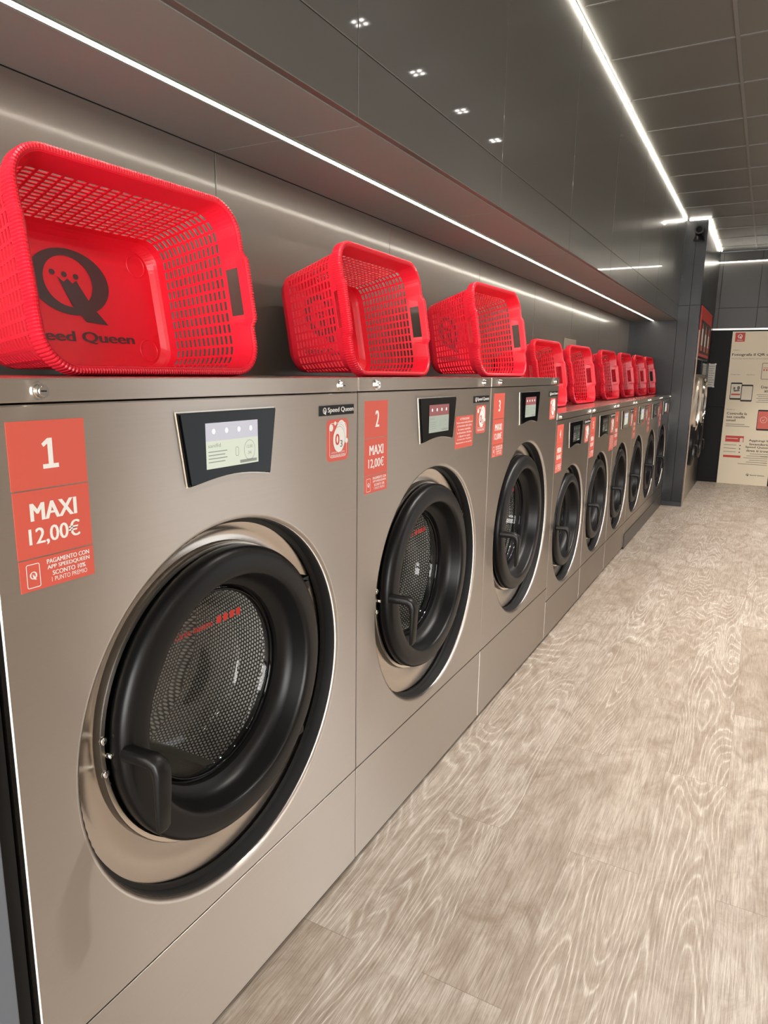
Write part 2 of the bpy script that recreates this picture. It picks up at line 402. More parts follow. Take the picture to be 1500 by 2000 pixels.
# shop front behind the photographer
bm = bmesh.new()
bbox(bm, -.5, -.2, YF-.1, YF, 0, 3); bbox(bm, 2.65, XR, YF-.1, YF, 0, 3); bbox(bm, -.2, 2.65, YF-.1, YF, 0, .15); bbox(bm, -.2, 2.65, YF-.1, YF, 2.75, 3)
st(bmobj('wall_front', bm, FARW))
bm = bmesh.new()
for a in (-.2, 1.2, 2.6): bbox(bm, a, a+.05, YF-.07, YF-.02, .15, 2.75)
bbox(bm, -.2, 2.65, YF-.07, YF-.02, .15, .2); bbox(bm, -.2, 2.65, YF-.07, YF-.02, 2.7, 2.75)
wf = st(bmobj('window_1', bm, ALU))
mk('glass', [(-.2, YF-.045, .15), (2.65, YF-.045, .15), (2.65, YF-.045, 2.75), (-.2, YF-.045, 2.75)], [(0, 1, 2, 3)], PANE, wf)
# plinth under the last washers
st(box('baseboard_left', (.0005, .008, 5.86, YC-.01, 0.001, .128), mat('smoked_plinth', (.05, .042, .036, 1), .35), bev=.002))
# grey end panel beside the first washer
e = st(box('wall_end_panel', (XW, -.006, .20, .527, 0, 1.36), BLUEG, bev=.002))
box('tape', (-.0059, -.005, .522, .5262, .76, .92), BLUETAPE, e)
box('trim', (-.46, -.02, .527, .5555, 0, 1.36), DARKGAP, e)  # dark filler standing in for the shade of the gap beside the washer

# ------------------------------------------------------------------ lights
def strip(label, pts, horiz, w=.02):
    t = thing('led_strip', label, 'light strip', pts[0])
    (x0, y0, z0), (x1, y1, z1) = pts
    dx, dy = x1-x0, y1-y0
    if horiz == 'soffit':
        box('diffuser', (-w/2, w/2, 0, dy, -.001, .006), LED, t, bev=.001)
        bm = bmesh.new(); bbox(bm, -w/2-.004, -w/2-.0005, 0, dy, -.0015, .010); bbox(bm, w/2+.0005, w/2+.004, 0, dy, -.0015, .010); bmobj('channel', bm, ALU, t)
    elif horiz == 'y':
        box('diffuser', (0, w, 0, dy, -.005, 0), LED, t, bev=.001); box('channel', (0, w, 0, dy, .0005, .005), ALU, t)
    else:
        box('diffuser', (0, dx, -w, 0, -.006, 0), LED, t, bev=.001); box('channel', (0, dx, -w, 0, .0005, .005), ALU, t)
    return t
strip('long white light strip recessed under the soffit above the baskets', ((-.244, YF+.05, 2.0), (-.244, YC-.01, 2.0)), 'soffit', .016)
strip('long white light strip along the ceiling edge above the glossy dark wall', ((.001, YF+.05, 3.0), (.001, YC-.02, 3.0)), 'y', .006)
strip('added unseen fill light strip along the ceiling edge of the opposite wall', ((XR-.03, YF+.05, 3.0), (XR-.03, YB-.05, 3.0)), 'y', .022)  # strip out of view, added as fill light
strip('short light strip across the top of the column above the round camera', ((.030, YC-.003, 3.0), (.235, YC-.003, 3.0)), 'x', .014)
strip('light strip at the ceiling along the right side of the column', ((.214, YC+.01, 3.0), (.214, 10.30, 3.0)), 'y', .014)
strip('light strip across the top of the far wall above the leaning poster', ((.06, YB-.001, 2.875), (2.0, YB-.001, 2.875)), 'x', .02)

def downlight(y, x, label, pw=1.0):
    t = thing('ceiling_downlight', label, 'ceiling light', (x, y, ZC), group='downlights in the ceiling tiles')
    box('housing', (-.06, .06, -.06, .06, -.006, .004), BLACKP, t, bev=.001)
    for i, (a, b) in enumerate(((-.020, -.020), (.020, -.020), (-.020, .020), (.020, .020))):
        bm = bmesh.new(); bmesh.ops.create_cone(bm, cap_ends=True, segments=20, radius1=.009, radius2=.009, depth=.004, matrix=Matrix.Translation((a, b, -.007))); bmobj('lens', bm, SPOT, t)
    l = bpy.data.lights.new('spot', 'SPOT'); l.energy = SPOT_W*pw; l.spot_size = math.radians(100); l.spot_blend = .45; l.shadow_soft_size = .04; l.color = (1, .95, .89)
    o = bpy.data.objects.new('spot', l); o.location = (0, 0, -.015); COL.objects.link(o); o.parent = t
for i, y in enumerate((2.48, 3.08, 3.69, 4.31, 4.92)):
    downlight(y, .915, 'added unseen downlight right of the aisle, brightening the floor and far end', 1.5)
for y in (.6, 1.8, 3.0, 4.2, 5.4, 6.6, 7.8, 9.0): downlight(y, 2.0, 'added unseen downlight right of the aisle, brightening the floor and far end', .8 if y < 6 else 3.2)  # second row out of view, added to brighten the floor and far poster

# ------------------------------------------------------------------ washing machines
GW = {'big': 'large washers in the row', 'small': 'smaller washers in the row'}
def panel_with_hole(name, y0, y1, z0, z1, zc, R, m, parent, fil=.010, yc=0.0):
    y0 -= yc; y1 -= yc
    n = 128; V = []; F = []
    def onrect(a, ins):
        c, s = math.cos(a), math.sin(a); t = 1e9
        if c > 1e-9: t = min(t, (y1-ins)/c)
        if c < -1e-9: t = min(t, (y0+ins)/c)
        if s > 1e-9: t = min(t, (z1-ins-zc)/s)
        if s < -1e-9: t = min(t, (z0+ins-zc)/s)
        return (t*c, zc+t*s)
    cor = [math.atan2(z-zc, y) for y, z in ((y1, z1), (y0, z1), (y0, z0), (y1, z0))]
    ang = [2*pi*i/n for i in range(n)]
    for c in cor:
        c %= 2*pi; i = min(range(n), key=lambda k: min(abs(ang[k]-c), 2*pi-abs(ang[k]-c))); ang[i] = c
    loops = []
    loops.append([(-.010, *onrect(a, 0)) for a in ang]); loops.append([(-.002, *onrect(a, 0)) for a in ang])
    loops.append([(0, *onrect(a, .002)) for a in ang])
    for q in range(5):
        th = q/4*pi/2; r = R+fil-fil*math.sin(th); xx = -fil*(1-math.cos(th))
        loops.append([(xx, r*math.cos(a), zc+r*math.sin(a)) for a in ang])
    loops.append([(-.05, R*math.cos(a), zc+R*math.sin(a)) for a in ang])
    for L in loops: V += [(p_[0], p_[1]+yc, p_[2]) for p_ in L]
    for k in range(len(loops)-1):
        for i in range(n):
            j = (i+1) % n; F.append((k*n+i, k*n+j, (k+1)*n+j, (k+1)*n+i))
    o = mk(name, V, F, m, parent); bm = bmesh.new(); bm.from_mesh(o.data); bmesh.ops.recalc_face_normals(bm, faces=bm.faces); bm.to_mesh(o.data); bm.free()
    for p in o.data.polygons: p.use_smooth = (n*3 <= min(p.vertices) or (p.index >= n*3))
    return o
def skin_bar(name, pts, r, m, parent, ry=None):      # rounded bar along points
    bm = bmesh.new(); n = 12; rings = []
    P = [Vector(p) for p in pts]
    for i, p in enumerate(P):
        d = (P[min(i+1, len(P)-1)]-P[max(i-1, 0)]).normalized()
        a = Vector((0, 1, 0)); b = d.cross(a).normalized()
        rr_ = r[i] if isinstance(r, (list, tuple)) else r; w = (ry[i] if ry else rr_)
        ring = []
        for k in range(16):
            t = 2*pi*k/16; ca, sa = math.cos(t), math.sin(t)
            ca = math.copysign(abs(ca)**.6, ca); sa = math.copysign(abs(sa)**.6, sa)
            ring.append(bm.verts.new(p+a*ca*w+b*sa*rr_))
        rings.append(ring)
    for A, B in zip(rings[:-1], rings[1:]):
        for k in range(16): bm.faces.new((A[k], A[(k+1) % 16], B[(k+1) % 16], B[k]))
    bm.faces.new(rings[0]); bm.faces.new(rings[-1])
    return sharpen(bmobj(name, bm, m, parent, True), 50)
def make_washer(w, H, kind, label):
    t = thing('washing_machine', label, 'washing machine', group=GW[kind])
    off = H-1.40; hw = w/2-.0015; big = kind == 'big'
    seam = .3075 if big else .229
    zc, k = (.750, 1.0) if big else (.604, .866)
    lidz = H-.036
    # cabinet carcass behind the fronts
    bm = bmesh.new(); zlo = .02
    bbox(bm, -.478, -.012, -hw+.001, -hw+.012, zlo, lidz); bbox(bm, -.478, -.012, hw-.012, hw-.001, zlo, lidz); bbox(bm, -.478, -.47, -hw+.013, hw-.013, zlo, lidz)
    bmobj('cabinet', bm, STEEL_TOP, t)
    lid = box('lid', (-.478, .001, -hw, hw, lidz+.0015, H), STEEL, t, bev=.003, seg=2); lid.data.materials.append(STEEL_TOP)
    for pl in lid.data.polygons:
        if pl.normal.z > .5: pl.material_index = 1
    R = .387*k if big else .331; yr, yd = .003*k, .012*k
    panel_with_hole('front_panel', -hw, hw, seam+.0015, lidz-.0015, zc-.019*k, R, STEEL, t, yc=yr)
    box('lower_panel', (-.012, 0, -hw, hw, .022, seam-.0015), STEEL, t, bev=.002)
    box('base', (-.45, -.014, -hw+.01, hw-.01, 0, .021), SKIRT, t)
    # recess: rubber ring, dished steel, polished lip
    g = [(R+.001, -.008), (R-.003, -.010), (R-.004, -.034), (R-.012, -.036), (R-.012, -.044)]
    sharpen(revolve_x('gasket', g, yr, zc-.019*k, BLACKR, t, segs=240, rib=((1, 2), .0012)))
    d = [(R-.001, -.050), (R-.012, -.046), (.345*k, -.052), (.325*k, -.055), (.318*k, -.052)]
    d = [(R+.001, -.048), (R-.008, -.048), (.350*k, -.060), (.330*k, -.063), (.316*k, -.060)]
    dish = revolve_x('dish', d, yr, zc, DISH, t)
    for v in dish.data.vertices:
        r_ = math.hypot(v.co.y-yr, v.co.z-zc); v.co.z -= .019*k*min(1, max(0, (r_-.318*k)/(.06*k)))
    lip = sharpen(revolve_x('ring_trim', [(.316*k, -.070), (.3155*k, -.047), (.313*k, -.043), (.305*k, -.043), (.302*k, -.047), (.302*k, -.11)], yr, zc, RINGM, t))
    revolve_x('door_boot', [(.303*k, -.105), (.278*k, -.108), (.266*k, -.112), (.264*k, -.122), (.274*k, -.132), (.300*k, -.135)], 0, zc, BLACKR, t)
    for s in (1, -1):
        bm = bmesh.new(); bmesh.ops.create_uvsphere(bm, u_segments=14, v_segments=8, radius=.0085, matrix=Matrix.Translation((-.042, -.304*k, zc-.006+.032*s*k)) @ Matrix.Diagonal((.7, 1, 1, 1))); bmobj('bolt', bm, CHROME, t, True)
    bm = bmesh.new(); bmesh.ops.create_cone(bm, cap_ends=True, segments=14, radius1=.005, radius2=.005, depth=.03, matrix=Matrix.Translation((-.047, -.296*k, zc-.005)) @ Matrix.Rotation(pi/2, 4, 'Y')); bmobj('latch_pin', bm, CHROME, t, True)
    # drum
    dr = revolve_x('drum', [(.250*k, -.134), (.262*k, -.128), (.285*k, -.138), (.300*k, -.155), (.300*k, -.30), (.300*k, -.40), (.285*k, -.43), (.10*k, -.450), (.002, -.440)], 0, zc, DRUM, t)
    ul = dr.data.uv_layers[0]
    for pl in dr.data.polygons:
        if pl.center.x < -.41 or pl.center.x > -.15:
            for li in pl.loop_indices: v_ = dr.data.vertices[dr.data.loops[li].vertex_index].co; ul.data[li].uv = (v_.y, v_.z)
    for q in range(3):
        bm = bmesh.new(); a = 2*pi*q/3+pi/4; c = Vector((0, math.cos(a), math.sin(a))); tn = Vector((0, -math.sin(a), math.cos(a)))
        o_ = Vector((0, 0, zc)); V = []
        for xx in (-.18, -.42):
            for rad, wd in ((.299*k, .045), (.288*k, .022), (.283*k, .010)):
                for sg in (1, -1): V.append(bm.verts.new(o_+c*rad+tn*wd*sg+Vector((xx, 0, 0))))
        def f(*ix): bm.faces.new([V[i] for i in ix])
        f(0, 2, 8, 6); f(2, 4, 10, 8); f(4, 5, 11, 10); f(5, 3, 9, 11); f(3, 1, 7, 9); f(0, 1, 3, 2); f(2, 3, 5, 4); f(6, 8, 9, 7); f(8, 10, 11, 9)
        bmobj('drum_paddle', bm, DRUM_PLAIN, t)
    # door
    P = [(r_*(.972 if r_ > .27 else 1), x_-.009) for r_, x_ in [(.292, -.085), (.295, -.045), (.312, -.034), (.3160, -.029), (.3165, -.022), (.3160, -.008), (.3125, -.001), (.3065, .0045), (.300, .0075), (.293, .0092), (.275, .0105), (.258, .0105), (.2515, .009), (.2482, .005), (.2465, -.001), (.243, -.030), (.238, -.046), (.226, -.056), (.216, -.060), (.214, -.074), (.207, -.078), (.206, -.090), (.24, -.095), (.292, -.085)]]
    door = revolve_x('door', [(r*k, x) for r, x in P], yd, zc, BLACKP, t, segs=128)
    sharpen(door, 42)
    revolve_x('glass_rim', [(.2075*k, -.0775), (.205*k, -.074), (.201*k, -.0765), (.2005*k, -.084)], yd, zc, BLACKG, door)
    gp = [(.205, -.080), (.1985, -.084), (.192, -.105), (.182, -.150), (.170, -.168), (.150, -.176), (.08, -.180), (.001, -.181)]
    revolve_x('door_glass', [(r*k, x) for r, x in gp], yd, zc, GLASS, door)
    # handle: short arm coming out of the ring and a flat grip pointing down
    hy = -.287 if big else -.246; hz = zc+.006 if big else zc+.002; a = .9 if not big else 1.0
    pts = [(-.004, hy, hz), (.030, hy+.003, hz), (.052, hy+.006, hz-.001), (.063, hy+.008, hz-.007), (.068, hy+.009, hz-.020), (.069, hy+.009, hz-.040), (.068, hy+.009, hz-.080), (.066, hy+.009, hz-.126), (.063, hy+.009, hz-.134)]
    skin_bar('handle', [(p[0]*a, p[1], hz+(p[2]-hz)*a) for p in pts], [.013, .012, .0125, .0125, .0115, .009, .0075, .0065, .004], BLACKP, door, ry=[.015, .015, .016, .0165, .017, .017, .016, .014, .010])
    for s, zz in ((1, .16), (-1, -.205)):
        bm = bmesh.new(); yy = math.sqrt(.333**2-zz**2)*k
        bbox(bm, -.058, -.018, yy-.035, yy+.004, zc+zz*k-.018, zc+zz*k+.018, bev=.006); bbox(bm, -.026, -.010, yy-.040, yy-.010, zc+zz*k-.010, zc+zz*k+.010, bev=.003)
        bmobj('hinge', bm, BLACKG, door)
    # load mark printed on the glass
    p = Print(); ty0, ty1 = -.085*k, .108*k; tz = zc+.131*k
    p.text('Carico massimo', ty0, ty0+.112*k, tz-.008*k, tz+.008*k, CORAL_D, -.0855, .012)
    for i in range(4): p.poly([(y_+(tz*0), z_) for y_, z_ in rrect(ty0+(.123+.021*i)*k, ty0+(.139+.021*i)*k, tz-.009*k, tz+.009*k, .006*k, 3)], CORAL_D, -.0855)
    lm = p.build('load_mark', door); lm['label'] = 'red text and four red blocks printed on the door glass'
    # locks on the lid edge
    for yy in (-.403, .403) if big else (-.335, .335):
        bm = bmesh.new(); zz = lidz+.0175
        for r_, x0, x1 in ((.0135, 0, .004), (.0105, .004, .011), (.0075, .011, .0125)):
            bmesh.ops.create_cone(bm, cap_ends=True, segments=24, radius1=r_, radius2=r_*.92, depth=x1-x0, matrix=Matrix.Translation(((x0+x1)/2+.001, yy, zz)) @ Matrix.Rotation(pi/2, 4, 'Y'))
        lk = sharpen(bmobj('lock', bm, CHROME, t, True))
        box('keyhole', (.0136, .0139, yy-.0045, yy+.0045, zz-.001, zz+.001), DARKGAP, lk)
    # control panel
    zt = 1.338+off; zb = 1.203+off; yo = 0 if big else .02
    def cp(e, x):
        A = []
        pts = [(-.140-e+yo, zt+e), (.140+e+yo, zt+e), (.118+e+yo, zb-e)]
        pts += [(yo+.118+(-.236)*q/10, zb+.012*math.sin(pi*q/10)-e) for q in range(1, 10)] + [(-.118-e+yo, zb-e)]
        return pts[::-1]
    bz = poly_plate('control_panel', cp(.002, 0), -.001, .0015, RINGM, t, bev=.001)
    c2 = poly_plate('panel_glass', cp(0, 0), .0012, .0086, BLACKG, bz, bev=.003)
    d0, d1, e0, e1 = -.076+yo, .076+yo, 1.231+off, 1.317+off
    SCR = [SCREEN_A, SCREEN_B][0]
    pr = Print(); X = .0089
    pr.rect(d0, d1, e0, e0+.052, SCREEN_A, X); pr.rect(d0, d1, e0+.052, e1, SCREEN_B, X); pr.rect(d0+.095, d1-.005, e0+.003, e0+.009, SCREEN_D, X+1e-4)
    for i in range(4): pr.poly(circ(d0+.022+.036*i, e1-.016, .0042, .005, 14), SCREEN_W, X+1e-4)
    pr.text('sanifid', d0+.006, d0+.040, e0+.040, e0+.047, SCREEN_D, X+1e-4)
    for i in range(4): pr.rect(d0+.006, d0+.058-.006*(i % 2), e0+.031-.0065*i, e0+.0328-.0065*i, SCREEN_D, X+1e-4)
    pr.frame(d0+.082, d0+.092, e0+.018, e0+.036, .004, .001, SCREEN_D, X+1e-4); pr.ring(d0+.125, e0+.027, .017, .020, .016, .019, SCREEN_D, X+1e-4)
    pr.text('12,00', d0+.116, d0+.134, e0+.030, e0+.037, SCREEN_D, X+1e-4)
    pr.text('34', d0+.120, d0+.130, e0+.018, e0+.025, SCREEN_D, X+1e-4)
    pr.build('display', bz)
    # brand plate and ozone sticker
    by0 = .313 if big else .222; by1 = .468 if big else .385; z0, z1 = 1.311+off, 1.335+off
    bp = box('brand_plate', (-.001, .002, by0, by1, z0, z1), BLACKP, t, bev=.0005, seg=1)
    pr = Print(); pr.qlogo(by0+.021, (z0+z1)/2-.001, .017, WHITE, .0022); pr.text('Speed Queen', by0+.034, by1-.003, z0+.004, z1-.005, WHITE, .0022, .03); pr.build('brand_lettering', bp)
    oy = .394 if big else .312; s = .049; oz = 1.250+off
    os_ = poly_plate('ozone_sticker', rrect(oy-s, oy+s, oz-.051, oz+.051, .014), -.001, .0006, CORAL, t)
    pr = Print(); X = .0008
    pr.frame(oy-.038, oy+.040, oz-.042, oz+.042, .010, .0012, WHITE, X)
    for i, (dy, dz) in enumerate(((.012, .016), (.009, .011), (.005, .006), (0, 0))):
        pr.poly(circ(oy+dy+.004, oz+dz+.001, .0265-.001*(3-i), .031, 36), WHITE, X+1e-4*(2*i+1))
        if i < 3: pr.ring(oy+dy+.001, oz+dz-.004, .0268-.001*(3-i), .0315, .0262-.001*(3-i), .0307, GREYP, X+1e-4*(2*i+2), 36)
    pr.text('O', oy-.013, oy+.006, oz-.012, oz+.015, CORAL_D, X+9e-4, .05); pr.text('3', oy+.009, oy+.020, oz-.018, oz-.001, GREYP, X+9e-4, .04)
    pr.poly(circ(oy-.030, oz+.031, .0085, .0085, 20), WHITE, X+1e-4); pr.poly(circ(oy-.012, oz+.041, .005, .005, 16), WHITE, X+1e-4); pr.poly(circ(oy+.040, oz-.004, .0065, .0065, 16), WHITE, X+1e-4)
    pr.text('LAVAGGIO AD OZONO', oy-.030, oy+.032, oz-.032, oz-.0275, WHITE, X+1e-4); pr.text('TECNOLOGIA DELL\'OZONO', oy-.032, oy+.034, oz-.040, oz-.0345, WHITE, X+1e-4, .02)
    pr.build('ozone_lettering', os_)
    return t
SCREEN_A = mat('screen_pale', srgb(150, 156, 140), .3, emis=srgb(205, 212, 196), es=.45)
SCREEN_B = mat('screen_lilac', srgb(150, 150, 156), .3, emis=srgb(180, 179, 192), es=.46)
SCREEN_D = mat('screen_grey', srgb(120, 124, 118), .4, emis=srgb(150, 154, 146), es=.25)
SCREEN_W = mat('screen_white', srgb(220, 220, 215), .4, emis=srgb(235, 235, 230), es=.6)
SWAP_RED = {'screen_lilac': mat('screen_red', srgb(120, 70, 70), .3, emis=srgb(150, 90, 92), es=.3), 'screen_pale': mat('screen_dim', srgb(120, 126, 116), .3, emis=srgb(170, 178, 164), es=.35)}
SWAP_DARK = {'screen_lilac': mat('screen_off', srgb(50, 52, 52), .25), 'screen_pale': mat('screen_off_pale', srgb(62, 66, 60), .25), 'screen_white': mat('screen_off_icon', srgb(110, 112, 108), .4)}
def price_stack(t, num, name, price, big, off):
    y0, y1 = (-.457, -.331) if big else (-.372, -.246)
    yc = (y0+y1)/2; X = .0008
    a = box('number_sticker', (-.001, .0006, y0, y1, 1.2425+off, 1.340+off), CORAL, t)
    pr = Print(); w = .017 if num == '1' else .022; 
    if num == '1':
        zz = 1.270+off; c = yc+.002; pr.poly([(c-.013, zz), (c+.013, zz), (c+.013, zz+.0065), (c+.0045, zz+.0065), (c+.0045, zz+.044), (c-.003, zz+.044), (c-.013, zz+.0365), (c-.010, zz+.0315), (c-.0035, zz+.036), (c-.0035, zz+.0065), (c-.013, zz+.0065)][::-1][::-1], WHITE, X)
    else: pr.text(num, yc-w/2+.004, yc+w/2+.004, 1.270+off, 1.314+off, WHITE, X, .035)
    pr.build('number', a)
    b = box('price_sticker', (-.001, .0006, y0+.0005, y1+.0005, 1.1425+off, 1.2405+off), CORAL, t)
    pr = Print(); pr.text(name, yc-.038, yc+.040, 1.196+off, 1.222+off, WHITE, X, .045)
    pr.text(price+'€', yc-.043, yc+.043, 1.158+off, 1.187+off, WHITE, X, .022); pr.build('price_lettering', b)
    c = box('app_sticker', (-.001, .0006, y0+.001, y1+.001, 1.0935+off, 1.1405+off), CORAL, t)
    pr = Print(); pr.frame(y0+.011, y0+.033, 1.098+off, 1.134+off, .003, .0012, WHITE, X); pr.qlogo(y0+.022, 1.116+off, .013, WHITE, X)
    for i, (s, b_) in enumerate((('PAGAMENTO CON', .03), ('APP SPEEDQUEEN', .03), ('SCONTO 10%', .03), ('1 PUNTO PREMIO', 0))):
        hwid = (.037, .037, .029, .031)[i]; pr.text(s, yc+.019-hwid, yc+.019+hwid, 1.1285-.0095*i+off, 1.1355-.0095*i+off, WHITE, X, b_)
    pr.build('app_lettering', c)
def attention(t, y0, y1, z0, z1):
    a = box('notice_sticker', (-.001, .0006, y0, y1, z0, z1), CORAL, t)
    pr = Print(); L = ['ATTENZIONE', 'Possono esserci residui all\'interno', 'al termine del ciclo', 'la zona cestello', 'la direzione declina', 'i danni in caso', 'di mancato rispetto', 'Rimetterlo in uso prima']
    h = (z1-z0)/9.4
    for i, s in enumerate(L):
        q = min(.9, len(s)/36+.25)*(y1-y0)/2; zz = z1-h*(i+1.15); pr.text(s, (y0+y1)/2-q, (y0+y1)/2+q, zz, zz+h*.62, WHITE, .0008, .02)
    pr.build('notice_lettering', a)
bigY = [1.0468, 2.0291, 3.0127]; WS = .7825; smY = [3.503+WS*(i+.5) for i in range(6)]
WB = .9815
labels_w = ['large steel front-loading washer with a 1 sticker, nearest the camera', 'large steel front-loading washer with a 2 sticker and a red notice beside its screen',
            'large steel front-loading washer with a 3 sticker, beside the first lower washer', 'lower steel front-loading washer with a 4 sticker, right after the tall washers',
            'lower steel front-loading washer with a 5 sticker and a small notice under its round sticker', 'lower steel front-loading washer with a 6 sticker, last before the dark plinth starts',
            'lower steel front-loading washer with a 7 sticker, first above the dark plinth', 'lower steel front-loading washer with an 8 sticker, second from the column', 'lower steel front-loading washer with a 9 sticker, in the corner against the column']
pb = make_washer(WB, 1.40, 'big', ''); ps = make_washer(WS, 1.2224, 'small', '')
WM = [pb, copy_tree(pb), copy_tree(pb), ps]+[copy_tree(ps) for _ in range(5)]
prices = [('MAXI', '12,00')]*3+[('MEDIA', '8,00')]*3+[('MEDIA', '8,00')]*3
for i, (t, y) in enumerate(zip(WM, bigY+smY)):
    t.location = (0, y, 0); t['label'] = labels_w[i]; big = i < 3
    price_stack(t, str(i+1), prices[i][0], prices[i][1], big, 0 if big else -.1776)
    for ch in [c for c in kids(t) if c.name.startswith('control_panel')]:
        for dsp in [c for c in kids(ch) if c.name.startswith('display')]:
            if i in (1, 2, 3, 4, 7):
                dsp.data = dsp.data.copy()
                for q, m_ in enumerate(dsp.data.materials): dsp.data.materials[q] = (SWAP_RED if i < 3 else SWAP_DARK).get(m_.name, m_)
    if i == 1: attention(t, .155, .318, 1.160, 1.270)
    if i == 4: attention(t, .250, .385, .903, 1.010)
    if i == 6: attention(t, .150, .215, 1.00, 1.16)
# lower panels of the last three are shortened by the plinth: it stands in front of them

# ------------------------------------------------------------------ laundry baskets
def rr_path(Wd, Hd, r, s):         # point and outward direction at arc length s on a rounded rectangle, starting at (W/2, -H/2+r)
    a, b = Hd-2*r, Wd-2*r; q = pi*r/2; s = s % (2*(a+b)+4*q)
    segs = [('l', a, (Wd/2, -Hd/2+r), (0, 1), (1, 0)), ('c', q, (Wd/2-r, Hd/2-r), 0), ('l', b, (Wd/2-r, Hd/2), (-1, 0), (0, 1)), ('c', q, (-Wd/2+r, Hd/2-r), 90),
            ('l', a, (-Wd/2, Hd/2-r), (0, -1), (-1, 0)), ('c', q, (-Wd/2+r, -Hd/2+r), 180), ('l', b, (-Wd/2+r, -Hd/2), (1, 0), (0, -1)), ('c', q, (Wd/2-r, -Hd/2+r), 270)]
    for g in segs:
        if s <= g[1]+1e-9:
            if g[0] == 'l': return (g[2][0]+g[3][0]*s, g[2][1]+g[3][1]*s), g[4]
            an = math.radians(g[3])+s/r; return (g[2][0]+r*math.cos(an), g[2][1]+r*math.sin(an)), (math.cos(an), math.sin(an))
        s -= g[1]
    return rr_path(Wd, Hd, r, 0)
BW, BH, BD, BT = .546, .387, .254, .085
tau = math.atan((BT/2)/BD)
Fn = Vector((math.cos(tau), 0, math.sin(tau))); Fu = Vector((-math.sin(tau), 0, math.cos(tau))); Fa = Vector((0, 1, 0))
C0 = Fu*(BH/2)
def B(a, b, n): return C0+Fa*a+Fu*b+Fn*n
LIPW = .013
def make_basket():
    t = thing('laundry_basket', '', 'laundry basket')
    Wi, Hi, ri = BW-2*LIPW, BH-2*LIPW, .062
    Li = 2*(Wi+Hi-4*ri)+2*pi*ri
    NP = 62; cols = []          # each pitch: slot (2 cells) and bar
    for i in range(NP):
        s = Li*i/NP; p = Li/NP
        for f_, kind in ((0, 's'), (.38, 's'), (.76, 'b')): cols.append((s+f_*p, kind))
    deps = [0, .012, .042, .052]; rowk = ['n', 'h', 'n']
    z = .052; n = 13; pit = .0126
    for i in range(n): deps += [z+pit*.56, z+pit]; rowk += ['s', 'n']; z += pit
    deps += [.230, BD-.016, BD-.004]; rowk += ['n', 'n', 'n']
    V = []; F = []; nc = len(cols)
    def bump(a, b):
        h = max(0, min(1, (.086-abs(b))/.022)) if abs(a) > Wi/2-.03 else 0
        return h*h*(3-2*h)
    for d in deps:
        f_ = d/BD; w_, h_ = Wi-(BT-.012)*f_, Hi-(BT-.012)*f_; r_ = ri-.012*f_
        if d > BD-.017: k_ = (d-(BD-.016))/.016; w_ -= .006+.018*k_; h_ -= .006+.018*k_
        L = 2*(w_+h_-4*r_)+2*pi*r_
        for s, _ in cols:
            (a, b), nn = rr_path(w_, h_, r_, s/Li*L)
            bm_ = bump(a, b)*max(0, 1-d/.05)
            V.append(B(a+nn[0]*.004*bm_, b, -d+(.008*bm_ if d < .011 else 0)))
    for j in range(len(deps)-1):
        for i in range(nc):
            a0, b0 = rr_path(Wi, Hi, ri, cols[i][0])[0]; a1, b1 = rr_path(Wi, Hi, ri, cols[(i+1) % nc][0])[0]
            bm2 = (b0+b1)/2; kind = cols[i][1]
            if rowk[j] == 's' and kind == 's': continue
            if rowk[j] == 'h' and abs(a0) > Wi/2-.01 and abs(a1) > Wi/2-.01 and abs(bm2) < .053: continue
            i2 = (i+1) % nc; F.append((j*nc+i, j*nc+i2, (j+1)*nc+i2, (j+1)*nc+i))
    # base sheet closes the last loop
    j = len(deps)-1; F.append(tuple(j*nc+i for i in range(nc)))
    body = mk('body', V, F, RED, t)
    bm = bmesh.new(); bm.from_mesh(body.data); bmesh.ops.recalc_face_normals(bm, faces=bm.faces); bm.to_mesh(body.data); bm.free()
    so = body.modifiers.new('thick', 'SOLIDIFY'); so.thickness = .0024; so.offset = 0
    dg = bpy.context.evaluated_depsgraph_get(); me = bpy.data.meshes.new_from_object(body.evaluated_get(dg)); body.modifiers.clear(); body.data = me
    for p in me.polygons: p.use_smooth = False
    # rolled rim with fine transverse ribs
    prof = [(.0, -.003), (.001, .002), (.004, .0045), (.008, .005), (.0115, .003), (.013, -.002), (.0128, -.012), (.0125, -.022), (.011, -.026), (.0085, -.022), (.009, -.012), (.006, -.003)]
    NS = 280*3; V = []; F = []; npf = len(prof)
    for i in range(NS):
        s = Li*i/NS; (a, b), nn = rr_path(Wi, Hi, ri, s); bm_ = bump(a, b)
        g_ = (0.0, .0011, .0011)[i % 3] if i % 3 != 0 else -.0006
        for q, (o_, h) in enumerate(prof):
            rib = g_ if 2 <= q <= 8 else 0
            oo = o_+bm_*.004+(rib if q >= 3 else rib*.5); hh = h+.008*bm_+(rib if q in (2, 3, 4) else 0)
            V.append(B(a+nn[0]*oo, b+nn[1]*oo, hh))
    for i in range(NS):
        i2 = (i+1) % NS
        for q in range(npf): q2 = (q+1) % npf; F.append((i*npf+q, i2*npf+q, i2*npf+q2, i*npf+q2))
    rim = mk('rim', V, F, RED, t); bm = bmesh.new(); bm.from_mesh(rim.data); bmesh.ops.recalc_face_normals(bm, faces=bm.faces); bm.to_mesh(rim.data); bm.free()
    # outer ribs below the rim, and round foot rings pressed in the base
    bm = bmesh.new()
    wb, hb = Wi-BT-.01, Hi-BT-.01
    V = []; F = []
